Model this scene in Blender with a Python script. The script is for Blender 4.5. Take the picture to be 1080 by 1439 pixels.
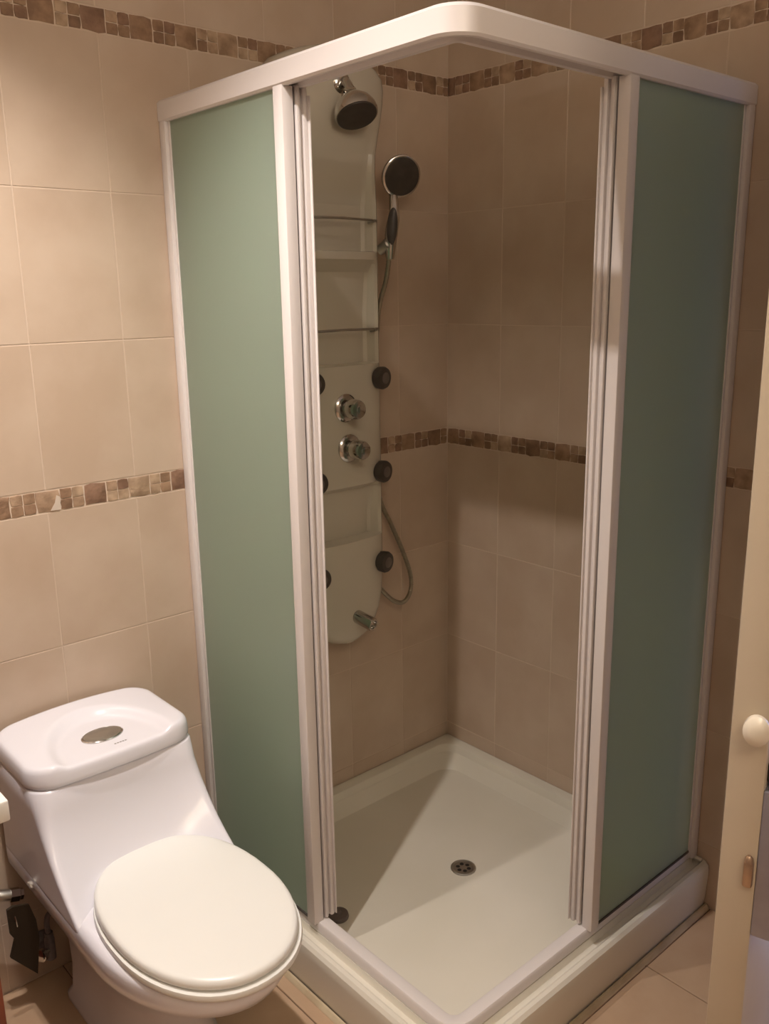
import bpy, bmesh, math, random
from mathutils import Vector, Matrix
random.seed(7)
for o in list(bpy.data.objects): bpy.data.objects.remove(o, do_unlink=True)
SC = bpy.context.scene
COL = SC.collection
R = math.radians

# ------------------------------------------------------------------ camera
cam_data = bpy.data.cameras.new('camera')
cam = bpy.data.objects.new('camera', cam_data); COL.objects.link(cam)
cam.location = (-1.86769, -1.82524, 1.51090)
cam.rotation_euler = (1.327653, 0.015709, -0.727978)
cam_data.sensor_fit = 'HORIZONTAL'; cam_data.sensor_width = 36.0
cam_data.lens = 1247.98 / 1080 * 36.0
cam_data.clip_start = 0.02
SC.camera = cam

# ------------------------------------------------------------------ world (dim cool daylight of the hallway outside the open door)
w = bpy.data.worlds.new('world'); SC.world = w; w.use_nodes = True
bg = w.node_tree.nodes['Background']
bg.inputs[0].default_value = (0.55, 0.62, 1.0, 1); bg.inputs[1].default_value = 0.9

# ------------------------------------------------------------------ the ceiling fixture with two spot heads over the toilet
CEIL = 2.55
HEADS = [((-1.405, -0.75, 2.45), 56, 120, (1.0, 0.91, 0.85)), ((-1.375, -0.40, 2.45), 33, 88, (1.0, 0.91, 0.85))]
LAMPS = []
for p, e, ang, colr in HEADS:
    sp = bpy.data.lights.new('spot_bulb', 'SPOT'); sp.energy = e; sp.color = colr
    sp.spot_size = R(ang); sp.spot_blend = 0.9; sp.shadow_soft_size = 0.014
    lo = bpy.data.objects.new('spot_bulb', sp); COL.objects.link(lo); lo.location = p; LAMPS.append(lo)

UPL = (-1.70, -2.60, 2.12)       # added fill light, unseen behind the camera, bounced off the ceiling
ul = bpy.data.lights.new('fill_light', 'AREA'); ul.shape = 'RECTANGLE'; ul.size = 0.30; ul.size_y = 0.10; ul.energy = 22; ul.color = (1.0, 0.94, 0.84)
ulo = bpy.data.objects.new('fill_light', ul); COL.objects.link(ulo); ulo.location = UPL; ulo.rotation_euler = (math.pi - 0.25, 0, 0)

SC.view_settings.view_transform = 'Standard'; SC.view_settings.look = 'None'
SC.view_settings.exposure = 0.44; SC.view_settings.gamma = 1.0
SC.view_settings.use_curve_mapping = False

# ------------------------------------------------------------------ materials
def srgb(r, g, b):
    f = lambda c: ((c/255)/12.92 if c/255 <= 0.04045 else (((c/255)+0.055)/1.055)**2.4)
    return (f(r), f(g), f(b), 1)

def mat(name, col, rough=0.5, metal=0.0, coat=0.0, spec=0.5, col2=None, nscale=8.0, bump=0.0, bscale=60.0, rand=None, ramp=(0.35, 0.65)):
    m = bpy.data.materials.new(name); m.use_nodes = True
    nt = m.node_tree; b = nt.nodes['Principled BSDF']
    b.inputs['Base Color'].default_value = col
    b.inputs['Roughness'].default_value = rough; b.inputs['Metallic'].default_value = metal
    b.inputs['Coat Weight'].default_value = coat; b.inputs['Coat Roughness'].default_value = 0.06
    b.inputs['Specular IOR Level'].default_value = spec
    tc = nt.nodes.new('ShaderNodeTexCoord')
    if col2 or rand:
        n = nt.nodes.new('ShaderNodeTexNoise'); n.inputs['Scale'].default_value = nscale; n.inputs['Detail'].default_value = 6
        oi = nt.nodes.new('ShaderNodeObjectInfo')
        add = nt.nodes.new('ShaderNodeVectorMath'); add.operation = 'MULTIPLY_ADD'
        cmb = nt.nodes.new('ShaderNodeCombineXYZ')
        for i in range(3): nt.links.new(oi.outputs['Random'], cmb.inputs[i])
        add.inputs[1].default_value = (13, 7, 29)
        nt.links.new(cmb.outputs[0], add.inputs[0]); nt.links.new(tc.outputs['Object'], add.inputs[2])
        nt.links.new(add.outputs[0], n.inputs['Vector'])
        rp = nt.nodes.new('ShaderNodeValToRGB'); rp.color_ramp.elements[0].position = ramp[0]; rp.color_ramp.elements[1].position = ramp[1]
        rp.color_ramp.elements[0].color = col; rp.color_ramp.elements[1].color = col2 or col
        nt.links.new(n.outputs['Fac'], rp.inputs['Fac'])
        src = rp.outputs['Color']
        if rand:
            r2 = nt.nodes.new('ShaderNodeValToRGB'); r2.color_ramp.interpolation = 'CONSTANT'
            els = r2.color_ramp.elements
            while len(els) < len(rand): els.new(0.5)
            for i, c in enumerate(rand): els[i].position = i/len(rand); els[i].color = c
            nt.links.new(oi.outputs['Random'], r2.inputs['Fac'])
            mx = nt.nodes.new('ShaderNodeMix'); mx.data_type = 'RGBA'; mx.blend_type = 'MULTIPLY'; mx.inputs['Factor'].default_value = 1
            nt.links.new(src, mx.inputs['A']); nt.links.new(r2.outputs['Color'], mx.inputs['B']); src = mx.outputs['Result']
        nt.links.new(src, b.inputs['Base Color'])
    if bump:
        n2 = nt.nodes.new('ShaderNodeTexNoise'); n2.inputs['Scale'].default_value = bscale; n2.inputs['Detail'].default_value = 4
        nt.links.new(tc.outputs['Object'], n2.inputs['Vector'])
        bp = nt.nodes.new('ShaderNodeBump'); bp.inputs['Strength'].default_value = bump; bp.inputs['Distance'].default_value = 0.002
        nt.links.new(n2.outputs['Fac'], bp.inputs['Height']); nt.links.new(bp.outputs[0], b.inputs['Normal'])
    return m

M = {}
M['tile'] = mat('beige_tile', srgb(201, 181, 161), 0.36, col2=srgb(191, 169, 148), nscale=7, bump=0.08, bscale=90)
M['grout'] = mat('pale_grout', srgb(208, 189, 170), 0.9, bump=0.3, bscale=200)
M['stone'] = mat('tumbled_stone', srgb(255, 250, 244), 0.7, col2=srgb(205, 196, 186), nscale=38, bump=0.8, bscale=130,
                 rand=[srgb(160, 131, 107), srgb(182, 156, 132), srgb(145, 117, 95), srgb(168, 140, 115), srgb(188, 165, 141), srgb(152, 122, 102)])
M['chip'] = mat('pale_chip', srgb(205, 190, 175), 0.8, bump=0.5)
M['floor'] = mat('floor_tile', srgb(192, 164, 136), 0.4, col2=srgb(181, 151, 123), nscale=6, bump=0.06)
M['floor_grout'] = mat('floor_grout', srgb(128, 104, 84), 0.9)
M['paint'] = mat('cream_paint', srgb(206, 190, 170), 0.8, bump=0.05)
M['ceil'] = mat('ceiling_paint', srgb(225, 218, 208), 0.9, bump=0.05)
M['pvc'] = mat('white_frame', srgb(223, 216, 213), 0.35, col2=srgb(222, 215, 212), nscale=3)
M['acrylic'] = mat('tray_acrylic', srgb(226, 220, 207), 0.3, col2=srgb(219, 213, 198), nscale=3, coat=0.2)
M['panelw'] = mat('panel_acrylic', srgb(208, 200, 185), 0.25, coat=0.3, col2=srgb(203, 195, 179), nscale=3)
M['caulk'] = mat('caulk', srgb(206, 190, 160), 0.6, col2=srgb(188, 168, 138), nscale=14)
M['porc'] = mat('porcelain', srgb(232, 231, 238), 0.2, coat=0.25, col2=srgb(230, 228, 235), nscale=2)
M['seat'] = mat('seat_plastic', srgb(237, 237, 232), 0.3, col2=srgb(235, 234, 229), nscale=2)
M['chrome'] = mat('chrome', (0.62, 0.60, 0.57, 1), 0.14, metal=1.0, col2=(0.58, 0.56, 0.53, 1), nscale=10)
M['dullchrome'] = mat('dull_chrome', (0.50, 0.48, 0.44, 1), 0.42, metal=1.0, col2=(0.40, 0.38, 0.34, 1), nscale=22)
M['dark'] = mat('dark_rubber', srgb(74, 66, 60), 0.45, col2=srgb(64, 57, 52), nscale=40)
M['black'] = mat('drain_dark', srgb(30, 30, 28), 0.6, col2=srgb(24, 24, 22))
M['hose'] = mat('hose_metal', (0.40, 0.36, 0.28, 1), 0.32, metal=0.85, col2=(0.34, 0.30, 0.24, 1), nscale=90)
M['ghose'] = mat('grey_hose', srgb(110, 100, 100), 0.5, col2=srgb(96, 88, 88), nscale=80)
M['doorw'] = mat('door_paint', srgb(198, 184, 162), 0.45, col2=srgb(192, 177, 154), nscale=4, bump=0.04)
M['ivory'] = mat('ivory_knob', srgb(236, 228, 210), 0.25, coat=0.4, col2=srgb(232, 222, 204))
M['brass'] = mat('worn_brass', (0.55, 0.40, 0.28, 1), 0.35, metal=0.9, col2=(0.46, 0.33, 0.24, 1), nscale=30)
M['steel'] = mat('lock_steel', (0.38, 0.38, 0.44, 1), 0.35, metal=0.8, col2=(0.32, 0.32, 0.38, 1), nscale=16)
M['redwood'] = mat('red_brown_wood', srgb(142, 76, 52), 0.4, col2=srgb(118, 60, 42), nscale=9)
M['counter'] = mat('white_counter', srgb(240, 238, 232), 0.25, col2=srgb(236, 233, 226), nscale=4)
M['brown'] = mat('brown_tag', srgb(46, 36, 22), 0.6, col2=srgb(44, 34, 20), nscale=25)
M['rubber'] = mat('grey_rubber', srgb(112, 100, 95), 0.5, col2=srgb(100, 89, 85), nscale=30)
M['mark'] = mat('grey_print', srgb(150, 146, 146), 0.5, col2=srgb(146, 142, 142))

def glass_mat():
    m = bpy.data.materials.new('frosted_green_glass'); m.use_nodes = True
    nt = m.node_tree; nt.nodes.clear()
    out = nt.nodes.new('ShaderNodeOutputMaterial')
    dif = nt.nodes.new('ShaderNodeBsdfDiffuse'); dif.inputs[0].default_value = srgb(206, 218, 205)
    tra = nt.nodes.new('ShaderNodeBsdfTranslucent'); tra.inputs[0].default_value = srgb(220, 233, 220)
    ref = nt.nodes.new('ShaderNodeBsdfRefraction'); ref.inputs['Color'].default_value = srgb(232, 242, 232)
    ref.inputs['Roughness'].default_value = 0.42; ref.inputs['IOR'].default_value = 1.12
    gl = nt.nodes.new('ShaderNodeBsdfGlossy'); gl.inputs['Roughness'].default_value = 0.3
    n = nt.nodes.new('ShaderNodeTexNoise'); n.inputs['Scale'].default_value = 900
    bp = nt.nodes.new('ShaderNodeBump'); bp.inputs['Strength'].default_value = 0.05; bp.inputs['Distance'].default_value = 0.001
    nt.links.new(n.outputs['Fac'], bp.inputs['Height'])
    for s in (dif, gl): nt.links.new(bp.outputs[0], s.inputs['Normal'])
    m1 = nt.nodes.new('ShaderNodeMixShader'); m1.inputs[0].default_value = 0.5
    nt.links.new(dif.outputs[0], m1.inputs[1]); nt.links.new(tra.outputs[0], m1.inputs[2])
    m2 = nt.nodes.new('ShaderNodeMixShader'); m2.inputs[0].default_value = 0.38
    nt.links.new(m1.outputs[0], m2.inputs[1]); nt.links.new(ref.outputs[0], m2.inputs[2])
    m3 = nt.nodes.new('ShaderNodeMixShader'); m3.inputs[0].default_value = 0.04
    nt.links.new(m2.outputs[0], m3.inputs[1]); nt.links.new(gl.outputs[0], m3.inputs[2])
    nt.links.new(m3.outputs[0], out.inputs['Surface'])
    return m
M['glass'] = glass_mat()

# ------------------------------------------------------------------ helpers
def link(name, me, m, parent=None):
    o = bpy.data.objects.new(name, me); COL.objects.link(o)
    if m is not None and not me.materials: me.materials.append(M[m])
    if parent is not None: o.parent = parent
    return o

def mesh(name, bm, smooth=35):
    bmesh.ops.recalc_face_normals(bm, faces=bm.faces)
    me = bpy.data.meshes.new(name); bm.to_mesh(me); bm.free()
    if smooth:
        for p in me.polygons: p.use_smooth = True
        me.set_sharp_from_angle(angle=R(smooth))
    return me

def obj(name, bm, m, parent=None, smooth=35):
    return link(name, mesh(name, bm, smooth), m, parent)

def tag(o, label, cat=None, group=None, kind=None):
    o['label'] = label
    if cat: o['category'] = cat
    if group: o['group'] = group
    if kind: o['kind'] = kind
    return o

def thing(name, loc, label, cat, group=None):
    o = bpy.data.objects.new(name, None); COL.objects.link(o); o.location = loc; o.empty_display_size = 0.05
    return tag(o, label, cat, group)

def local(o):
    """parent to thing o while the mesh is written in world coordinates"""
    return Matrix.Translation(-Vector(o.location))

def wobj(name, bm, m, parent, smooth=35, at=None):
    """mesh written in world coordinates; parent is a thing (at a location) or a part whose origin is world-placed"""
    c = Vector(at) if at is not None else Vector((0, 0, 0))
    bmesh.ops.translate(bm, verts=bm.verts, vec=-c)
    me = mesh(name, bm, smooth)
    o = link(name, me, m, parent)
    pw = Vector((0, 0, 0)); p = parent
    while p is not None: pw += Vector(p.location); p = p.parent
    o.location = c - pw
    return o

def box(bm, x0, x1, y0, y1, z0, z1, bev=0.0, seg=2):
    r = bmesh.ops.create_cube(bm, size=1.0)
    vs = r['verts']
    bmesh.ops.scale(bm, vec=(abs(x1-x0), abs(y1-y0), abs(z1-z0)), verts=vs)
    bmesh.ops.translate(bm, vec=((x0+x1)/2, (y0+y1)/2, (z0+z1)/2), verts=vs)
    if bev > 0:
        es = list({e for v in vs for e in v.link_edges})
        bmesh.ops.bevel(bm, geom=es, offset=bev, segments=seg, affect='EDGES', profile=0.5)
    return bm

def B(*a, **k): return box(bmesh.new(), *a, **k)

def loft(bm, rings, cap0=True, cap1=True, closed=True):
    vr = [[bm.verts.new(p) for p in r] for r in rings]
    n = len(rings[0])
    for a, b in zip(vr, vr[1:]):
        for i in range(n if closed else n-1):
            j = (i+1) % n
            bm.faces.new((a[i], a[j], b[j], b[i]))
    if cap0: bm.faces.new(list(reversed(vr[0])))
    if cap1: bm.faces.new(vr[-1])
    return vr

def frame(d):
    d = Vector(d).normalized()
    u = d.orthogonal().normalized(); v = d.cross(u)
    return d, u, v

def lathe(bm, org, axis, prof, n=28, cap0=True, cap1=True):
    """prof: list of (distance along axis, radius)"""
    d, u, v = frame(axis); org = Vector(org)
    rings = [[org + d*t + (u*math.cos(2*math.pi*i/n) + v*math.sin(2*math.pi*i/n))*max(r, 1e-4) for i in range(n)] for t, r in prof]
    loft(bm, rings, cap0, cap1); return bm

def smooth_path(pts, k=6):
    pts = [Vector(p) for p in pts]; out = []
    for i in range(len(pts)-1):
        p0 = pts[max(i-1, 0)]; p1 = pts[i]; p2 = pts[i+1]; p3 = pts[min(i+2, len(pts)-1)]
        for j in range(k):
            t = j/k
            out.append(0.5*((2*p1)+(p2-p0)*t+(2*p0-5*p1+4*p2-p3)*t*t+(3*p1-p0-3*p2+p3)*t**3))
    out.append(pts[-1]); return out

def tube(bm, pts, r, n=12, ribs=False):
    rings = []
    up = None
    for i, p in enumerate(pts):
        d = (pts[min(i+1, len(pts)-1)] - pts[max(i-1, 0)]).normalized()
        if up is None: up = d.orthogonal().normalized()
        up = (up - d*up.dot(d)).normalized(); v = d.cross(up)
        rr = r*(1.0 if not ribs or i % 2 else 0.86)
        rings.append([p + (up*math.cos(2*math.pi*k/n) + v*math.sin(2*math.pi*k/n))*rr for k in range(n)])
    loft(bm, rings); return bm

def rrect(x0, x1, y0, y1, z, rs, k=6):
    """rounded rectangle, counter-clockwise; rs = radii for corners (x0,y0),(x1,y0),(x1,y1),(x0,y1)"""
    if not isinstance(rs, (tuple, list)): rs = (rs,)*4
    cs = [((x0, y0), 180, (1, 1)), ((x1, y0), 270, (-1, 1)), ((x1, y1), 0, (-1, -1)), ((x0, y1), 90, (1, -1))]
    out = []
    for (c, a0, s), r in zip(cs, rs):
        cx, cy = c[0]+s[0]*r, c[1]+s[1]*r
        for i in range(k+1):
            a = R(a0 + 90*i/k); out.append((cx+r*math.cos(a), cy+r*math.sin(a), z))
    return out

# ------------------------------------------------------------------ the room shell
XL, YF = -2.75, -2.75
fl = tag(obj('floor', B(XL, 0.006, YF, 0.006, -0.08, -0.0035), 'floor_grout', smooth=0), 'beige ceramic tile floor with brown joints', 'floor', kind='structure')
ce = tag(obj('ceiling', B(XL-.1, 0.1, YF-.1, 0.1, CEIL, CEIL+0.1), 'ceil', smooth=0), 'plain white ceiling above the shower', 'ceiling', kind='structure')
wb = tag(obj('wall_back', B(XL-.1, 0.1, 0.0009, 0.11, -0.08, CEIL), 'grout', smooth=0), 'beige tiled wall behind toilet and shower column', 'wall', kind='structure')
bm = bmesh.new()
DY0, DY1, DH = -1.115, -2.02, 2.08        # doorway in the right wall
box(bm, 0.0009, 0.11, DY0, 0.003, -0.08, CEIL); box(bm, 0.0009, 0.11, DY1, DY0, DH, CEIL); box(bm, 0.0009, 0.11, YF, DY1, -0.08, CEIL)
wr = tag(obj('wall_right', bm, 'grout', smooth=0), 'beige tiled wall along the right side of the shower', 'wall', kind='structure')
wl = tag(obj('wall_left', B(XL-.1, XL, YF-.1, 0.003, -0.08, CEIL), 'paint', smooth=0), 'cream painted wall on the left', 'wall', kind='structure')
wf = tag(obj('wall_front', B(XL, 0.11, YF-.1, YF, -0.08, CEIL), 'paint', smooth=0), 'cream painted wall opposite the toilet', 'wall', kind='structure')

# wall tiles, each a child of its wall
JT = 0.0026
TILE_CACHE = {}
def tile_mesh(w, h, horiz, name='tile', bev=0.0006, th=0.006, mt='tile'):
    key = (round(w, 4), round(h, 4), horiz, name)
    if key not in TILE_CACHE:
        bm = bmesh.new()
        if horiz == 'x': box(bm, -w/2, w/2, 0, th, -h/2, h/2, bev, 1)
        elif horiz == 'y': box(bm, 0, th, -w/2, w/2, -h/2, h/2, bev, 1)
        else: box(bm, -w/2, w/2, -h/2, h/2, -th, 0, bev, 1)
        me = mesh(name, bm, 30); me.materials.append(M[mt]); TILE_CACHE[key] = me
    return TILE_CACHE[key]

ZM, HB, ZT, TT = 1.072, 0.0474, 2.0194, 0.30
rows = [(0.0, 0.172), (0.172, 0.472), (0.472, 0.772), (0.772, ZM), (ZM+HB, ZM+HB+TT), (ZM+HB+TT, ZM+HB+2*TT), (ZM+HB+2*TT, ZT), (ZT+HB, ZT+HB+TT), (ZT+HB+TT, CEIL)]
def cols(a, start, step, end):
    xs = [a]; x = start
    while x > a - 1e-6: x -= step
    while x > end: 
        if a - x > 0.02: xs.append(x)
        x -= step
    xs.append(end); return xs
cA = cols(0.0, -0.1914, 0.201, XL)
for x1, x0 in zip(cA, cA[1:]):
    for z0, z1 in rows:
        o = link('tile', tile_mesh(x1-x0-JT, z1-z0-JT, 'x'), None, wb); o.location = ((x0+x1)/2, 0, (z0+z1)/2)
cB = cols(0.0, -0.201, 0.201, DY0)
for y1, y0 in zip(cB, cB[1:]):
    for z0, z1 in rows:
        o = link('tile', tile_mesh(y1-y0-JT, z1-z0-JT, 'y'), None, wr); o.location = (0, (y0+y1)/2, (z0+z1)/2)

# mosaic bands: one big stone, then four small ones, and so on
def stone_mesh(w, h, horiz, seed):
    rng = random.Random(seed); bm = bmesh.new()
    n = 3; th = 0.0045; base = []; top = []
    def edge(s):
        pts = []
        for k in range(n): pts.append((-w/2 + w*k/n, -h/2))
        for k in range(n): pts.append((w/2, -h/2 + h*k/n))
        for k in range(n): pts.append((w/2 - w*k/n, h/2))
        for k in range(n): pts.append((-w/2, h/2 - h*k/n))
        return pts
    j = min(w, h)*0.035
    pts = [(x + rng.uniform(-j, j), z + rng.uniform(-j, j)) for x, z in edge(1)]
    rnd = []
    for x, z in pts:
        q = (abs(x)/(w/2))*(abs(z)/(h/2))
        s = 1 - 0.04*(q > 0.75); rnd.append((x*s, z*s))
    f = (lambda a, d, b: (a, d, b)) if horiz == 'x' else (lambda a, d, b: (d, a, b))
    r0 = [f(x, 0.0034, z) for x, z in rnd]; r1 = [f(x, 0.0004, z) for x, z in rnd]
    r2 = [f(x*0.93, -0.0006 + rng.uniform(-.0003, .0003), z*0.93) for x, z in rnd]
    loft(bm, [r0, r1, r2], True, True)
    me = mesh('stone', bm, 40); me.materials.append(M['stone']); return me
VAR = {}
for hz in ('x', 'y'):
    for big in (0, 1):
        s = (HB - 0.0022) if big else (HB - 0.0022)/2 - 0.0010
        VAR[hz, big] = [stone_mesh(s + (0.001 if big else 0.0008), s, hz, 100*big + i + (50 if hz == 'y' else 0)) for i in range(7)]
def band(parent, hz, z0, bigstart, period, a_min, a_max, skip=None):
    rng = random.Random(int(z0*100) + (1 if hz == 'x' else 2))
    half = period/2
    k0 = int(math.floor((a_min - bigstart)/period)) - 1
    for k in range(k0, k0 + 60):
        b = bigstart + k*period
        items = [(b + half/2, z0 + HB/2, 1)]
        for i in (0, 1):
            for j in (0, 1):
                items.append((b + half + half*(0.25 + 0.5*i), z0 + HB*(0.26 + 0.48*j), 0))
        for a, z, big in items:
            hw = (half/2 if big else half/4)
            lo_, hi_ = max(a-hw, a_min), min(a+hw, a_max)
            if hi_ - lo_ < 0.007: continue
            cut = (hi_-lo_)/(2*hw); a = (lo_+hi_)/2
            o = link('mosaic_stone', rng.choice(VAR[hz, big]), None, parent)
            o.location = (a, 0, z) if hz == 'x' else (0, a, z)
            sx = half/HB*cut
            o.scale = (sx if hz == 'x' else 1, sx if hz == 'y' else 1, 1)
band(wb, 'x', ZM, -1.219, 0.1035, -1.78, 0.0)
band(wb, 'x', ZT, -1.131, 0.1035, -1.78, 0.0)
band(wr, 'y', ZM, -0.1455, 0.0995, DY0 + 0.02, 0.0)
band(wr, 'y', ZT, -0.648, 0.1035, DY0 + 0.02, 0.0)

# the pale broken corner on one stone of the lower band
bm = bmesh.new()
cp = [(-1.190, ZM+0.003), (-1.169, ZM+0.002), (-1.168, ZM+0.030), (-1.175, ZM+0.034), (-1.180, ZM+0.018)]
loft(bm, [[(x, 0.001, z) for x, z in cp], [(x, -0.0018, z) for x, z in cp]])
link('mosaic_chip', mesh('mosaic_chip', bm, 20), 'chip', wb)

# floor tiles
FT = 0.33
x = -0.287 + FT
xs = []
while x > XL - FT: xs.append(x); x -= FT
ys = []; y = 0.07
while y > YF - FT: ys.append(y); y -= FT
for xa, xb in zip(xs, xs[1:]):
    for ya, yb in zip(ys, ys[1:]):
        x0, x1, y0, y1 = max(xb, XL), min(xa, 0.0), max(yb, YF), min(ya, 0.0)
        if x1-x0 < .02 or y1-y0 < .02: continue
        o = link('floor_tile', tile_mesh(x1-x0-0.003, y1-y0-0.003, 'z', 'floor_tile', 0.001, 0.006, 'floor'), None, fl)
        o.location = ((x0+x1)/2, (y0+y1)/2, 0)

# ------------------------------------------------------------------ ceiling lamp
cl = thing('ceiling_light', (-1.425, -0.58, CEIL), 'white two-headed spot bar on the ceiling over the toilet', 'lamp')
wobj('ceiling_bar', B(-1.455, -1.395, -0.84, -0.32, CEIL-0.022, CEIL-0.001, 0.006), 'pvc', cl)
for (p, e, ang, colr), lo in zip(HEADS, LAMPS):
    bm = bmesh.new(); lathe(bm, (p[0], p[1], CEIL-0.02), (0, 0, -1), [(0, 0.010), (0.022, 0.010), (0.024, 0.030), (0.060, 0.034), (0.074, 0.036), (0.074, 0.033), (0.060, 0.030)], 28)
    wobj('spot_head', bm, 'pvc', cl)
    lo.parent = cl; lo.location = Vector(p) - Vector(cl.location)

wl_ = thing('fill_uplighter', (UPL[0], YF, 2.05), 'added half-shell fill light, out of view on the wall opposite the toilet', 'lamp')  # made-up fixture around the fill light, lifts the shadows in the shower
bm = bmesh.new()
loft(bm, [[(UPL[0] + 0.17*sx*math.cos(math.pi*k/16), YF + 0.001 + 0.21*sx*math.sin(math.pi*k/16), z) for k in range(17)] for sx, z in ((0.35, 2.00), (0.7, 2.02), (0.93, 2.06), (1.0, 2.11), (0.96, 2.11), (0.88, 2.06), (0.66, 2.03))])
wobj('fill_shell', bm, 'pvc', wl_)
ulo.parent = wl_; ulo.location = Vector(UPL) - Vector(wl_.location)

# ------------------------------------------------------------------ shower tray
TS = 0.91
tr = thing('shower_tray', (-TS/2, -TS/2, 0), 'white acrylic square shower tray on the floor in the corner', 'shower tray')
RC = 0.07
bm = bmesh.new(); rings = []
def tray_ring(o, i, z, rc, rw):
    """o: inset from the room-side faces; i: inset from the two walls"""
    return rrect(-TS+o, -i, -TS+o, -i, z, (rc, rw, rw, rw), 8)
for o, i, z, rc, rw in [
    (0.008, 0.001, 0.0, RC, .006), (0.004, 0.001, 0.03, RC, .006), (0.0, 0.001, 0.095, RC, .006), (0.0, 0.001, 0.108, RC, .006), (0.002, 0.001, 0.118, RC, .006), (0.008, 0.001, 0.125, RC-.005, .006),
    (0.016, 0.002, 0.126, RC-.01, .006), (0.020, 0.003, 0.122, RC-.015, .006), (0.028, 0.004, 0.113, RC-.02, .006), (0.040, 0.006, 0.111, RC-.02, .01), (0.043, 0.007, 0.1275, RC-.02, .01), (0.074, 0.008, 0.1283, .05, .012),
    (0.078, 0.026, 0.1283, .05, .035), (0.081, 0.033, 0.125, .05, .042), (0.086, 0.042, 0.107, .05, .05), (0.090, 0.047, 0.104, .05, .055),
    (0.104, 0.068, 0.078, .05, .06), (0.110, 0.074, 0.0725, .05, .055), (0.122, 0.084, 0.0705, .045, .05), (0.2, 0.16, 0.069, .04, .04), (0.3, 0.26, 0.067, .04, .04)]:
    rings.append(tray_ring(o, i, z, rc, rw))
DX, DYY = -0.400, -0.450
n = len(rings[-1])
c = [(DX + 0.034*math.cos(R(225)+2*math.pi*(k+.5)/n - math.pi/4*0), DYY + 0.034*math.sin(R(225)+2*math.pi*(k+.5)/n), 0.0645) for k in range(n)]
# order the drain ring by angle so it follows the rounded squares
last = rings[-1]; ang = [math.atan2(p[1]-DYY, p[0]-DX) for p in last]
c = [(DX + 0.034*math.cos(a), DYY + 0.034*math.sin(a), 0.0645) for a in ang]
rings.append(c)
loft(bm, rings, True, True)
wobj('basin', bm, 'acrylic', tr, 28)
# drain
bm = bmesh.new(); lathe(bm, (DX, DYY, 0.0635), (0, 0, 1), [(0, 0.033), (0.003, 0.0325), (0.0045, 0.029), (0.0035, 0.025), (0.0015, 0.0245)], 36)
dr = wobj('drain', bm, 'dullchrome', tr, at=(DX, DYY, 0.0635))
bm = bmesh.new(); lathe(bm, (DX, DYY, 0.0650), (0, 0, 1), [(0, 0.0243), (0.0012, 0.0240)], 32)
wobj('drain_plate', bm, 'dullchrome', dr)
for k in range(6):
    a = 2*math.pi*k/6; r0 = 0.0145
    bm = bmesh.new(); lathe(bm, (DX+r0*math.cos(a), DYY+r0*math.sin(a), 0.0660), (0, 0, 1), [(0, 0.0056), (0.0006, 0.0052)], 14)
    wobj('drain_hole', bm, 'black', dr)
# caulk along the floor
bm = bmesh.new()
rr = [rrect(-TS-o, -0.001, -TS-o, -0.001, z, (RC+o, .004, .004, .004), 8) for o, z in ((-0.004, 0.0005), (0.008, 0.0005), (0.006, 0.004), (0.001, 0.009), (-0.004, 0.009))]
loft(bm, rr, False, False)
wobj('caulk_bead', bm, 'caulk', tr)
# silicone line where the tray meets the tiles
bm = bmesh.new()
box(bm, -TS+.02, -0.001, -0.012, -0.0005, 0.122, 0.1288, 0.003, 2); box(bm, -0.012, -0.0005, -TS+.02, -0.001, 0.122, 0.1288, 0.003, 2)
wobj('silicone_bead', bm, 'acrylic', tr)

# ------------------------------------------------------------------ shower enclosure
en = thing('shower_enclosure', (-0.86, -0.86, 0.13), 'white framed corner shower enclosure with frosted green glass and sliding doors', 'shower enclosure')
XO = -0.876        # outer faces of the frame
ZB, ZR0, ZR1 = 0.129, 1.865, 1.909
def lpath(off, rc, k=10):
    """plan of a line at inset 'off' from the outer faces, from the back wall round the corner to the right wall"""
    a = XO + off; r = max(rc - off, 0.008); pts = [(a, -0.0015)]
    for i in range(k+1):
        t = R(180 + 90*i/k); pts.append((a + r + r*math.cos(t), a + r + r*math.sin(t)))
    pts.append((-0.0015, a)); return pts
def lsweep(prof, rc):
    """prof: closed list of (inset, z)"""
    bm = bmesh.new(); paths = [lpath(o, rc) for o, z in prof]
    rings = [[(paths[j][i][0], paths[j][i][1], prof[j][1]) for j in range(len(prof))] for i in range(len(paths[0]))]
    loft(bm, rings); return bm
wobj('top_rail', lsweep([(0.000, ZR0+.004), (0.000, ZR1-.006), (0.006, ZR1), (0.040, ZR1), (0.046, ZR1-.006), (0.046, ZR0), (0.036, ZR0), (0.034, ZR0+.010), (0.014, ZR0+.010), (0.012, ZR0), (0.004, ZR0)], 0.055), 'pvc', en, 40)
wobj('bottom_track', lsweep([(0.010, 0.1290), (0.010, 0.149), (0.013, 0.153), (0.036, 0.153), (0.040, 0.150), (0.041, 0.1290)], 0.062), 'pvc', en, 40)

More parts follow.
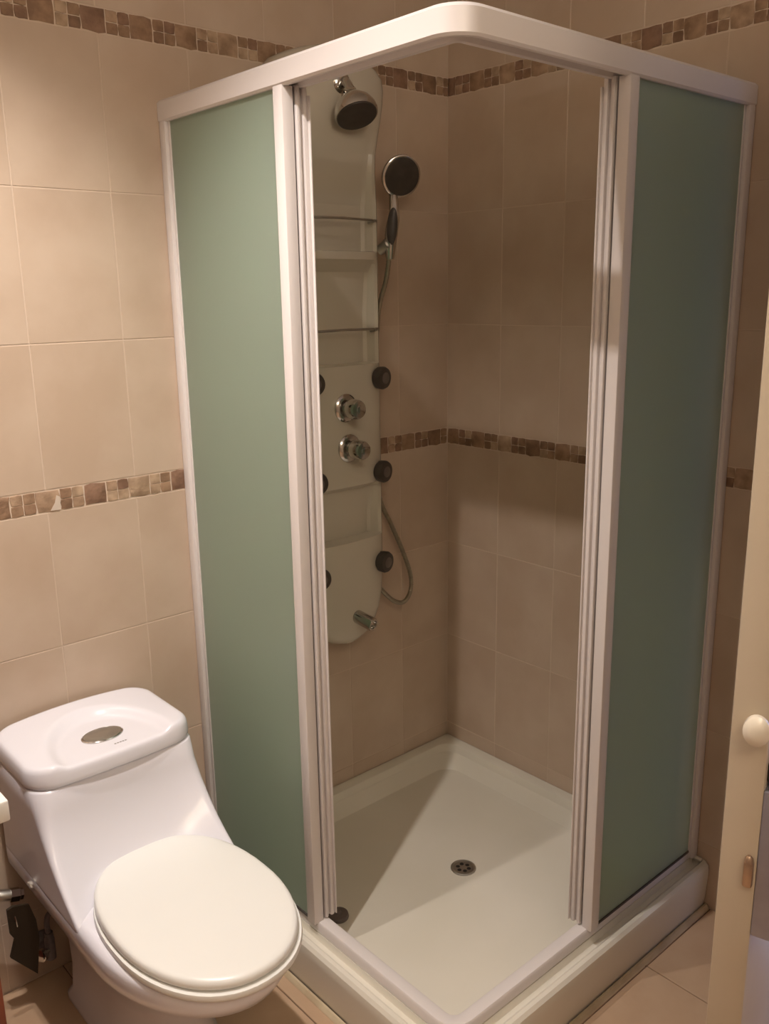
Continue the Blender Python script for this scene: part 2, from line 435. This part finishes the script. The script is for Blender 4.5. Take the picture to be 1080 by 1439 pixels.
SW = Matrix(((0, 1, 0, 0), (1, 0, 0, 0), (0, 0, 1, 0), (0, 0, 0, 1)))       # mirrors the left side onto the right side
def both(name, fn, m, parents, smooth=35):
    out = []
    for side in (0, 1):
        bm = fn()
        if side: bm.transform(SW)
        out.append(wobj(name, bm, m, parents[side], smooth, at=None))
    return out
P2 = (en, en)
def jamb():
    bm = bmesh.new(); box(bm, XO+.001, XO+.034, -0.026, -0.001, ZB, ZR0+.002, 0.003); box(bm, XO+.008, XO+.024, -0.034, -0.025, ZB, ZR0+.001, 0.002); return bm
both('wall_jamb', jamb, 'pvc', P2)
YP0, YP1 = -0.420, -0.448      # fixed post
def post():
    bm = bmesh.new()
    box(bm, XO+.001, XO+.026, YP1, YP0, 0.150, ZR0+.002, 0.002)
    box(bm, XO+.006, XO+.020, YP0-.001, YP0+.006, 0.150, ZR0+.001, 0.0015)
    return bm
both('fixed_post', post, 'pvc', P2)
both('fixed_glass', lambda: B(XO+.010, XO+.015, YP0+.001, -0.030, 0.149, ZR0+.006), 'glass', P2, 0)
# dark rubber gasket at the foot of each fixed pane
both('glass_gasket', lambda: B(XO+.0065, XO+.0100, YP0+.004, -0.034, 0.149, 0.1545, 0.001), 'dark', P2)
# sliding doors, pushed open behind the fixed panes
for side in (0, 1):
    yl = -0.450
    def stile():
        bm = bmesh.new()
        box(bm, XO+.030, XO+.054, yl+.005, yl+.036, 0.156, ZR0+.004, 0.001)
        box(bm, XO+.030, XO+.038, yl-.002, yl+.010, 0.156, ZR0+.003, 0.0025)
        box(bm, XO+.044, XO+.054, yl-.003, yl+.010, 0.156, ZR0+.003, 0.003)
        box(bm, XO+.031, XO+.051, yl+.366, yl+.388, 0.156, ZR0+.004, 0.002)      # trailing stile near the wall
        box(bm, XO+.034, XO+.048, yl+.030, yl+.376, 0.156, 0.176, 0.002)
        return bm
    bm = stile()
    if side: bm.transform(SW)
    dr_ = wobj('sliding_door', bm, 'pvc', en)
    bm = B(XO+.0385, XO+.0435, yl+.032, yl+.370, 0.170, ZR0+.004)
    if side: bm.transform(SW)
    wobj('door_glass', bm, 'glass', dr_, 0)
    bm = B(XO+.0535, XO+.0565, yl-.008, yl+.004, 0.160, ZR0-.012, 0.001)
    if side: bm.transform(SW)
    wobj('magnet_seal', bm, 'pvc', dr_)

# ------------------------------------------------------------------ shower column on the back wall
PX = -0.440
pn = thing('shower_column', (PX, -0.001, 0.58), 'white shower column panel with shelves, chrome knobs and dark body jets', 'shower column')
def interp(tab, t):
    if t <= tab[0][0]: return tab[0][1]
    for (a, va), (b, vb) in zip(tab, tab[1:]):
        if t <= b:
            s = (t-a)/(b-a); return va + (vb-va)*s
    return tab[-1][1]
HW = [(0.580, 0.004), (0.583, 0.030), (0.592, 0.058), (0.606, 0.082), (0.628, 0.104), (0.66, 0.122), (0.70, 0.133), (0.76, 0.140), (1.72, 0.140), (1.80, 0.136), (1.84, 0.138), (1.88, 0.147), (1.92, 0.158), (1.96, 0.166), (1.99, 0.169), (2.015, 0.165), (2.032, 0.147), (2.048, 0.114), (2.060, 0.080), (2.068, 0.044), (2.073, 0.004)]
NICHE = [(0.0, 0.0), (0.870, 0.0), (0.8735, 1.0), (0.93, 0.95), (1.005, 0.62), (1.020, 0.0), (1.331, 0.0), (1.3345, 1.0), (1.46, 1.0), (1.560, 0.75), (1.590, 0.0), (1.608, 0.0), (1.6115, 1.0), (1.72, 0.95), (1.84, 0.35), (1.90, 0.0), (3.0, 0.0)]
zs = sorted(set([a for a, b in HW] + [a for a, b in NICHE if 0.58 < a < 2.073] + [0.58+0.02*i for i in range(75)] + [0.864, 0.877, 1.324, 1.340, 1.602, 1.617, 1.01, 1.58, 1.598]))
bm = bmesh.new(); rings = []
NU = 26
def sstep(t): t = max(0, min(1, t)); return t*t*(3-2*t)
for z in zs:
    hw = interp(HW, z); ring = []
    e = min(1.0, min(z-0.58, 2.073-z)/0.05); endr = math.sqrt(max(0.0, 1-(1-e)**2))
    nf = interp(NICHE, z)
    ring.append((PX-hw, -0.001, z))
    for i in range(NU+1):
        u = -1 + 2*i/NU
        u = math.copysign(abs(u)**0.8, u)
        dep = 0.030 + 0.038*(1-abs(u)**5)**0.5*(0.35+0.65*endr) + 0.010*(1-u*u)
        k = nf*sstep((0.86-abs(u))/0.16)
        dep -= 0.042*k
        ring.append((PX+hw*u, -dep, z))
    ring.append((PX+hw, -0.001, z))
    rings.append(ring)
loft(bm, rings)
wobj('column_body', bm, 'panelw', pn, 30)
def front(u, z):
    return -(0.030 + 0.038*(1-abs(u)**5)**0.5 + 0.010*(1-u*u))
# shelf rails: thin bowed chrome bars in front of the niches
for z, sg in ((1.684, 1), (1.418, 1)):
    bm = bmesh.new(); pts = [Vector((PX + 0.118*t, -0.064 - 0.012*(1-t*t), z + 0.002*(1-abs(t)))) for t in [i/12-1 for i in range(25)]]
    tube(bm, pts, 0.0032, 8)
    for s in (-1, 1):
        tube(bm, [Vector((PX+s*0.104, -0.050, z-0.004)), Vector((PX+s*0.104, -0.073, z-0.001))], 0.0042, 8)
    wobj('shelf_rail', bm, 'dullchrome', pn)
# body jets
for z in (1.294, 1.046, 0.794):
    for s in (-1, 1):
        u = 0.76*s; x = PX + 0.140*u; d = Vector((s*0.18 + 0.05, -1, -0.02)).normalized(); y = front(u, z) + 0.012
        bm = bmesh.new(); lathe(bm, (x, y, z), d, [(0, 0.0275), (0.010, 0.0270), (0.011, 0.0240), (0.017, 0.0240), (0.018, 0.0285), (0.032, 0.0295), (0.038, 0.0265), (0.040, 0.016)], 28)
        jt = wobj('body_jet', bm, 'dark', pn, at=(x, y, z))
        bm = bmesh.new(); lathe(bm, Vector((x, y, z)) + d*0.039, d, [(0, 0.0165), (0.002, 0.0135), (0.0035, 0.008)], 20)
        wobj('jet_nozzle', bm, 'rubber', jt)
# control knobs
for kx, z, L in ((-0.448, 1.226, 1.0), (-0.440, 1.122, 1.12)):
    y = front(0, z) + 0.002
    bm = bmesh.new(); lathe(bm, (kx, y, z), (0, -1, 0), [(0, 0.036), (0.004, 0.036), (0.009, 0.031), (0.011, 0.024)], 36)
    ko = wobj('control_knob', bm, 'chrome', pn, at=(kx, y, z))
    bm = bmesh.new(); lathe(bm, (kx, y-0.010, z), (0, -1, 0), [(0, 0.017), (0.012*L, 0.0165), (0.013*L, 0.024), (0.020*L, 0.0255), (0.040*L, 0.0245), (0.046*L, 0.021), (0.048*L, 0.013)], 32)
    hd = wobj('knob_grip', bm, 'chrome', ko)
    bm = bmesh.new(); lathe(bm, (kx, y-0.010-0.048*L, z), (0, -1, 0), [(0, 0.011), (0.003, 0.010), (0.004, 0.006)], 20)
    wobj('knob_cap', bm, 'chrome', ko)
# tub spout near the foot
d = Vector((0.10, -1, -0.16)).normalized(); o3 = Vector((-0.425, -0.066, 0.660))
bm = bmesh.new(); lathe(bm, o3, d, [(0, 0.020), (0.004, 0.020), (0.008, 0.0185), (0.066, 0.0185), (0.071, 0.0160), (0.071, 0.012), (0.064, 0.010)], 28)
so = wobj('spout', bm, 'chrome', pn, at=o3)
# fixed overhead shower head
bm = bmesh.new(); fx = Vector((-0.434, -0.074, 1.988))
lathe(bm, fx, (0, -1, 0), [(0, 0.026), (0.004, 0.026), (0.010, 0.020), (0.012, 0.012)], 28)
tube(bm, smooth_path([fx, fx+Vector((0.0, -0.020, -0.004)), fx+Vector((-0.004, -0.036, -0.020)), fx+Vector((-0.007, -0.044, -0.036))], 5), 0.0115, 14)
sh = wobj('shower_arm', bm, 'chrome', pn, at=fx)
d = Vector((-0.10, -0.47, -0.87)).normalized(); h0 = fx + Vector((-0.004, -0.036, -0.022))
bm = bmesh.new(); lathe(bm, h0, d, [(0, 0.015), (0.010, 0.0165), (0.014, 0.020), (0.024, 0.030), (0.038, 0.043), (0.052, 0.0495), (0.064, 0.0515), (0.070, 0.0500)], 40)
hd = wobj('shower_head', bm, 'chrome', pn, at=h0)
bm = bmesh.new(); lathe(bm, h0 + d*0.069, d, [(0, 0.0475), (0.003, 0.0465), (0.0045, 0.034), (0.003, 0.020)], 36)
wobj('spray_face', bm, 'dark', hd)
# bracket that carries the hand shower
bm = bmesh.new()
lathe(bm, (-0.302, -0.050, 1.612), (0.25, -0.5, 0.35), [(0, 0.013), (0.018, 0.014), (0.030, 0.017), (0.034, 0.015)], 22)
wobj('shower_bracket', bm, 'dullchrome', pn)

# ------------------------------------------------------------------ hand shower
hs = thing('hand_shower', (-0.286, -0.075, 1.60), 'chrome hand shower with dark spray face hanging beside the shower column', 'hand shower')
hc = Vector((-0.266, -0.098, 1.790)); hn = Vector((-0.30, -0.86, -0.30)).normalized()
hb = Vector((-0.288, -0.076, 1.590))
nk = hc - hn*0.036 + Vector((-0.014, 0, -0.034))
bm = bmesh.new()
pth = smooth_path([hb, hb+Vector((0.001, 0, 0.03)), hb+Vector((0.004, -0.004, 0.075)), hb+Vector((0.009, -0.008, 0.115)), nk+Vector((0, 0, 0.012))], 6)
rad = lambda t: 0.0095 + 0.0065*math.sin(math.pi*min(1, t*1.05))**1.2
rg = []
for i, p in enumerate(pth):
    t = i/(len(pth)-1); dd = (pth[min(i+1, len(pth)-1)]-pth[max(i-1, 0)]).normalized(); u = dd.cross(Vector((0, 1, 0))).normalized(); v = dd.cross(u)
    rg.append([p + u*math.cos(2*math.pi*k/16)*rad(t) + v*math.sin(2*math.pi*k/16)*rad(t)*1.05 for k in range(16)])
loft(bm, rg)
wobj('handle', bm, 'chrome', hs)
bm = bmesh.new()
d, u, v = Vector((-0.70, -0.71, 0)).normalized(), Vector((0.71, -0.70, 0)).normalized(), Vector((0.06, -0.05, 1)).normalized()
g0 = hb + Vector((0.006, -0.004, 0.080)) + d*0.0105
loft(bm, [[g0 + d*t + u*(r*0.0135*math.cos(2*math.pi*k/24)) + v*(r*0.046*math.sin(2*math.pi*k/24)) for k in range(24)] for t, r in ((-0.004, 1.0), (0.004, 1.0), (0.0075, 0.7), (0.009, 0.3))])
wobj('grip_inlay', bm, 'dark', hs)
bm = bmesh.new(); lathe(bm, hc - hn*0.026, hn, [(0, 0.020), (0.006, 0.036), (0.014, 0.047), (0.022, 0.0515), (0.028, 0.0510), (0.030, 0.0475)], 40)
h2 = wobj('spray_head', bm, 'chrome', hs, at=hc)
bm = bmesh.new(); lathe(bm, hc + hn*0.002, hn, [(0, 0.0465), (0.004, 0.0455), (0.006, 0.036), (0.0045, 0.030), (0.006, 0.020), (0.0065, 0.006)], 36)
wobj('spray_face', bm, 'dark', h2)
bm = bmesh.new()
hp = smooth_path([hb+Vector((0, 0.002, 0.012)), hb+Vector((-.004, 0.012, -0.05)), (-0.300, -0.040, 1.45), (-0.304, -0.026, 1.25), (-0.303, -0.022, 1.05), (-0.292, -0.028, 0.95), (-0.262, -0.036, 0.88), (-0.222, -0.042, 0.79), (-0.196, -0.044, 0.715), (-0.198, -0.044, 0.668), (-0.222, -0.043, 0.642), (-0.258, -0.040, 0.652), (-0.290, -0.032, 0.685), (-0.310, -0.022, 0.715)], 14)
tube(bm, hp, 0.0068, 10, ribs=True)
wobj('hose', bm, 'hose', hs)

# ------------------------------------------------------------------ toilet
TX = -1.200
to = thing('toilet', (TX, -0.38, 0), 'white one-piece toilet with closed lid beside the shower', 'toilet')
def dring(hw, yb, ys, yf, z, rb=0.02, n=18, ex=2.0):
    """D shape: flat back at yb, straight sides to ys, half (super)ellipse to yf"""
    pts = []
    for i in range(5):
        a = R(90*i/4); pts.append((TX+hw-rb+rb*math.sin(a), yb-rb+rb*math.cos(a), z))
    for k in range(1, 4): pts.append((TX+hw, (yb-rb) + (ys-yb+rb)*k/4, z))
    for i in range(2*n+1):
        a = math.pi*i/(2*n); ca, sa = math.cos(a), math.sin(a)
        pts.append((TX + hw*math.copysign(abs(ca)**(2/ex), ca), ys + (yf-ys)*abs(sa)**(2/ex), z))
    for k in range(1, 4): pts.append((TX-hw, ys + (yb-rb-ys)*k/4, z))
    for i in range(5):
        a = R(90*i/4); pts.append((TX-hw+rb-rb*math.cos(a), yb-rb+rb*math.sin(a), z))
    return list(reversed(pts))
bm = bmesh.new()
loft(bm, [dring(0.108, -0.09, -0.30, -0.500, 0.0), dring(0.108, -0.09, -0.30, -0.500, 0.012), dring(0.099, -0.10, -0.30, -0.490, 0.03), dring(0.094, -0.10, -0.30, -0.486, 0.09), dring(0.096, -0.10, -0.31, -0.496, 0.15),
          dring(0.108, -0.09, -0.33, -0.530, 0.20), dring(0.130, -0.07, -0.36, -0.592, 0.25), dring(0.150, -0.05, -0.40, -0.655, 0.290), dring(0.1655, -0.012, -0.43, -0.700, 0.322), dring(0.1725, -0.012, -0.445, -0.722, 0.336), dring(0.1738, -0.012, -0.45, -0.734, 0.355), dring(0.1738, -0.012, -0.455, -0.742, 0.376), dring(0.170, -0.014, -0.455, -0.740, 0.385), dring(0.160, -0.02, -0.45, -0.728, 0.389)])
wobj('bowl', bm, 'porc', to, 50)
# tank: concave front that sweeps forward at the foot
def tring(hw, yf, yb, z, r, sweep):
    pts = []
    base = rrect(TX-hw, TX+hw, yf, yb, z, (r, r, .02, .02), 7)
    # densify the front edge
    out = []
    for i, p in enumerate(base):
        out.append(p)
        q = base[(i+1) % len(base)]
        if i == 7:
            for k in range(1, 14): out.append((p[0]+(q[0]-p[0])*k/14, p[1], z))
    res = []
    for x, y, zz in out:
        t = (y-yb)/(yf-yb)
        t = max(0, (t-0.3)/0.7)
        res.append((x, y - sweep*(abs(x-TX)/hw)**3*t, zz))
    return res
bm = bmesh.new()
loft(bm, [tring(0.170, -0.335, -0.013, 0.366, 0.02, 0.075), tring(0.1738, -0.340, -0.0118, 0.374, 0.02, 0.078), tring(0.1738, -0.340, -0.0118, 0.382, 0.02, 0.078), tring(0.1735, -0.330, -0.012, 0.392, 0.02, 0.074), tring(0.1735, -0.308, -0.012, 0.412, 0.02, 0.066), tring(0.1735, -0.290, -0.012, 0.438, 0.02, 0.050), tring(0.1735, -0.274, -0.012, 0.470, 0.02, 0.034), tring(0.1735, -0.262, -0.012, 0.505, 0.024, 0.020), tring(0.174, -0.254, -0.012, 0.545, 0.032, 0.008), tring(0.1745, -0.252, -0.012, 0.585, 0.042, 0.003), tring(0.171, -0.249, -0.014, 0.5895, 0.040, 0.003)])
wobj('tank', bm, 'porc', to, 60)
# tank lid with a dished, open-fronted recess
def lid_ring(s, z):
    base = rrect(-0.1765, 0.1765, -0.119, 0.120, 0, (0.05, 0.05, 0.045, 0.045), 12)
    out = []
    for i, p in enumerate(base):
        q = base[(i+1) % len(base)]
        nseg = max(1, int(math.hypot(q[0]-p[0], q[1]-p[1])/0.010))
        for k in range(nseg): out.append((p[0]+(q[0]-p[0])*k/nseg, p[1]+(q[1]-p[1])*k/nseg))
    bow = []
    for x, y in out:
        if y < 0: y -= 0.010*(1-(x/0.179)**2)*(-y/0.128)
        bow.append((TX + x*s, -0.130 + y*s, z))
    return bow
def topz(x, y):
    X, Y = x-TX, y+0.130
    z = 0.6300 + 0.018*(1-(X/0.19)**2)*(0.75 + 1.2*Y) - 0.006*(1-min(1, (0.13-Y)/0.03))*0
    e = math.sqrt((X/0.125)**2 + ((Y+0.105)/0.172)**2)
    k = 1 - sstep((e-0.80)/0.22)
    zf = 0.6255 - 0.0*(X*X)
    return z + (zf-z)*k
bm = bmesh.new()
rings = [lid_ring(0.955, 0.5915), lid_ring(0.985, 0.5915), lid_ring(1.0, 0.5945), lid_ring(1.004, 0.602), lid_ring(1.0, 0.612)]
base = None
for s, blend in [(0.992, 0.50), (0.980, 0.74), (0.964, 0.90), (0.945, 0.98)] + [(0.945*(1-i/24), 1.0) for i in range(1, 24)]:
    rg = []
    for x, y, z in lid_ring(s, 0):
        rg.append((x, y, 0.612 + (topz(x, y)-0.612)*blend))
    rings.append(rg)
loft(bm, rings)
tl = wobj('tank_lid', bm, 'porc', to, 80)
# oval push button and maker's mark
def oval(bm, cx, cy, a, b, levels, n=36):
    loft(bm, [[(cx + a*s*math.cos(2*math.pi*k/n), cy + b*s*math.sin(2*math.pi*k/n), z) for k in range(n)] for s, z in levels])
BX, BY = TX+0.002, -0.172
bm = bmesh.new(); oval(bm, BX, BY, 0.044, 0.031, [(1, 0.6235), (1, 0.6275), (0.93, 0.629), (0.90, 0.6280)])
bt = wobj('button_rim', bm, 'chrome', tl)
bm = bmesh.new(); oval(bm, BX, BY, 0.0395, 0.0275, [(1, 0.626), (1, 0.6290), (0.8, 0.6302), (0.4, 0.6308)])
wobj('flush_button', bm, 'dullchrome', tl)
bm = bmesh.new()
for k in range(5):
    x0 = TX + 0.004 + k*0.0056
    box(bm, x0, x0+0.0040, -0.2265, -0.2225, 0.6250, 0.6258)
wobj('maker_mark', bm, 'mark', tl, 0)
# seat and closed lid
def egg(s, z, a=0.158, yb=-0.286, yf=-0.746, n=56):
    cy = (yb+yf)/2; b = (yb-yf)/2; out = []
    for k in range(n):
        t = 2*math.pi*k/n; ct, st = math.cos(t), math.sin(t)
        ex = 2.35 if st > 0 else 2.12
        x = a*math.copysign(abs(ct)**(2/ex), ct); y = b*math.copysign(abs(st)**(2/ex), st)
        out.append((TX + 0.006 + x*s, cy + y*s, z))
    return out
bm = bmesh.new(); loft(bm, [egg(0.97, 0.386, .162, -.290, -.752), egg(1.0, 0.388, .162, -.290, -.752), egg(1.008, 0.393, .162, -.290, -.752), egg(1.0, 0.400, .162, -.290, -.752), egg(0.96, 0.4015, .162, -.290, -.752)])
wobj('seat_ring', bm, 'seat', to, 60)
bm = bmesh.new(); loft(bm, [egg(0.95, 0.4035), egg(0.985, 0.4035), egg(1.0, 0.407), egg(1.0, 0.413), egg(0.992, 0.4185), egg(0.975, 0.4215), egg(0.94, 0.4230), egg(0.8, 0.4242), egg(0.5, 0.4252), egg(0.2, 0.4256)])
wobj('seat_lid', bm, 'seat', to, 60)
for s in (-1, 1):
    bm = bmesh.new(); lathe(bm, (TX+s*0.070-0.016, -0.296, 0.404), (1, 0, 0), [(0, 0.008), (0.002, 0.010), (0.030, 0.010), (0.032, 0.008)], 16)
    wobj('hinge', bm, 'seat', to)

# ------------------------------------------------------------------ vanity at the left edge
VX, VY = -1.516, -0.590
vc = thing('vanity_cabinet', (-2.05, -0.30, 0), 'red-brown wooden vanity cabinet at the lower left edge', 'cabinet')
wobj('carcass', B(-2.52, -1.553, -0.562, -0.002, 0.06, 0.765, 0.003), 'redwood', vc)
wobj('plinth', B(-2.50, -1.575, -0.53, -0.003, 0.001, 0.062), 'redwood', vc)
for x0, x1 in ((-2.515, -2.040), (-2.033, -1.557)):
    dd = wobj('cabinet_door', B(x0, x1, -0.580, -0.563, 0.075, 0.755, 0.003), 'redwood', vc)
    kx = -2.07 if x1 < -2 else -2.00
    bm = bmesh.new(); lathe(bm, (kx, -0.580, 0.62), (0, -1, 0), [(0, 0.005), (0.012, 0.006), (0.016, 0.013), (0.024, 0.013), (0.028, 0.008)], 20)
    wobj('knob', bm, 'chrome', dd)
ct = bmesh.new(); box(ct, -2.55, VX, VY, -0.001, 0.7665, 0.800, 0.003)
bpy.context.view_layer.update()
co = obj('countertop', ct, 'counter'); tag(co, 'white slab countertop corner jutting in left of the toilet tank', 'countertop')

# ------------------------------------------------------------------ pipes between vanity and toilet
pp = thing('wall_pipe', (-1.40, -0.03, 0.29), 'dull chrome pipe stub leaving the wall left of the toilet', 'pipe')
bm = bmesh.new(); lathe(bm, (-1.425, -0.0005, 0.305), (0, -1, 0), [(0, 0.026), (0.004, 0.026), (0.010, 0.016)], 26); wobj('wall_flange', bm, 'dullchrome', pp)
bm = bmesh.new(); tube(bm, smooth_path([(-1.425, -0.008, 0.305), (-1.425, -0.055, 0.305), (-1.418, -0.078, 0.302), (-1.386, -0.085, 0.292)], 6), 0.012, 16); wobj('elbow', bm, 'dullchrome', pp)
bm = bmesh.new(); lathe(bm, (-1.394, -0.085, 0.2945), (1, -0.1, -0.25), [(0, 0.0145), (0.018, 0.0145), (0.020, 0.012), (0.026, 0.012)], 6); wobj('pipe_nut', bm, 'chrome', pp)
# dark brown tag
tg = thing('hanging_tag', (-1.383, -0.10, 0.20), 'dark brown angular tag hanging from the chrome pipe beside the toilet', 'tag')
bm = bmesh.new()
prof = [(-1.412, 0.284), (-1.400, 0.287), (-1.382, 0.281), (-1.367, 0.274), (-1.356, 0.230), (-1.352, 0.182), (-1.362, 0.088), (-1.414, 0.163), (-1.402, 0.205), (-1.410, 0.222)]
loft(bm, [[(x, -0.100-0.10*(z-0.19), z) for x, z in prof], [(x, -0.1065-0.10*(z-0.19), z) for x, z in prof]])
wobj('tag_board', bm, 'brown', tg, 20)
bm = bmesh.new(); tube(bm, smooth_path([(-1.398, -0.1128, 0.262), (-1.397, -0.116, 0.250), (-1.395, -0.112, 0.235)], 5), 0.0016, 8); wobj('wire_clip', bm, 'chrome', tg)
# shut-off valve and supply hose
sv = thing('supply_valve', (-1.335, -0.03, 0.11), 'small grey shut-off valve with supply hose under the toilet tank', 'valve')
bm = bmesh.new(); lathe(bm, (-1.318, -0.0005, 0.088), (0, -1, 0), [(0, 0.028), (0.003, 0.028), (0.012, 0.015), (0.014, 0.010), (0.05, 0.010)], 28); wobj('wall_flange', bm, 'ghose', sv)
bm = bmesh.new(); lathe(bm, (-1.318, -0.058, 0.080), (0, 0, 1), [(0, 0.011), (0.05, 0.011), (0.054, 0.009), (0.066, 0.009)], 18); wobj('valve_body', bm, 'ghose', sv)
bm = bmesh.new(); lathe(bm, (-1.318, -0.058, 0.105), (-0.85, -0.5, 0.1), [(0, 0.007), (0.022, 0.007), (0.023, 0.014), (0.032, 0.014), (0.034, 0.010)], 18); wobj('valve_handle', bm, 'chrome', sv)
bm = bmesh.new(); tube(bm, smooth_path([(-1.318, -0.058, 0.142), (-1.320, -0.060, 0.170), (-1.316, -0.066, 0.195), (-1.296, -0.070, 0.207), (-1.272, -0.072, 0.208)], 7), 0.0060, 10); wobj('supply_hose', bm, 'ghose', sv)
bm = bmesh.new(); lathe(bm, (-1.302, -0.070, 0.206), (1, -0.05, 0.08), [(0, 0.011), (0.03, 0.011), (0.032, 0.009)], 16); wobj('hose_coupling', bm, 'dark', sv)

# rubber stopper lying in the tray
bm = bmesh.new(); lathe(bm, (-0.757, -0.381, 0.0705), (0, 0, 1), [(0, 0.024), (0.003, 0.025), (0.010, 0.023), (0.012, 0.017), (0.011, 0.008), (0.018, 0.006), (0.019, 0.003)], 28)
tag(obj('drain_stopper', bm, 'rubber'), 'grey round rubber stopper lying in the tray by the left door', 'stopper')

# ------------------------------------------------------------------ open door at the right edge
dth = R(15.0); DL = 0.86; TH = 0.045
d1 = thing('door_1', (-0.8752, -1.3509, 0.0), 'cream painted door standing open at the right edge', 'door'); d1['kind'] = 'structure'
d1.rotation_euler = (0, 0, dth)
def dl(name, bm, m, parent, smooth=35): return obj(name, bm, m, parent, smooth)
lf = dl('door_leaf', B(0, DL, -TH, 0, 0.008, 2.04, 0.002), 'doorw', d1)
bm = bmesh.new(); lathe(bm, (0.001, -TH+0.015, 0.985), (-1, -0.15, 0.05), [(0, 0.008), (0.006, 0.008), (0.009, 0.013), (0.014, 0.0165), (0.021, 0.0165), (0.026, 0.012), (0.028, 0.006)], 24)
bmesh.ops.scale(bm, vec=(1, 0.95, 1.2), verts=bm.verts, space=Matrix.Translation((0, TH-0.015, -0.985)))
kn = dl('edge_knob', bm, 'ivory', d1)
kn['label'] = 'ivory oval knob'
bm = bmesh.new(); box(bm, -0.008, 0.002, -TH+0.003, -TH+0.015, 0.762, 0.800, 0.003); lathe(bm, (-0.004, -TH+0.009, 0.798), (0, 0, 1), [(0, 0.0058), (0.006, 0.0050), (0.009, 0.0025)], 14)
lb = dl('latch_bolt', bm, 'brass', d1); lb['label'] = 'worn brass latch bolt'
bm = bmesh.new(); box(bm, -0.001, 0.120, -TH-0.026, -TH+0.0005, 0.690, 0.900, 0.003)
lc = dl('lock_case', bm, 'steel', d1); lc['label'] = 'bluish steel lock case'
bm = bmesh.new(); lathe(bm, (0.030, -TH-0.022, 0.790), (0, -1, 0), [(0, 0.012), (0.006, 0.012), (0.008, 0.010), (0.018, 0.010), (0.020, 0.007)], 20)
dl('lock_cylinder', bm, 'black', lc)
bm = bmesh.new(); box(bm, 0.010, 0.050, -TH-0.022, -TH, 0.905, 0.935, 0.004); dl('door_chain_plate', bm, 'dark', d1)
for z in (0.25, 1.0, 1.8):
    bm = bmesh.new(); lathe(bm, (DL+0.006, -TH/2, z-0.05), (0, 0, 1), [(0, 0.006), (0.1, 0.006)], 12); dl('hinge', bm, 'brass', d1)
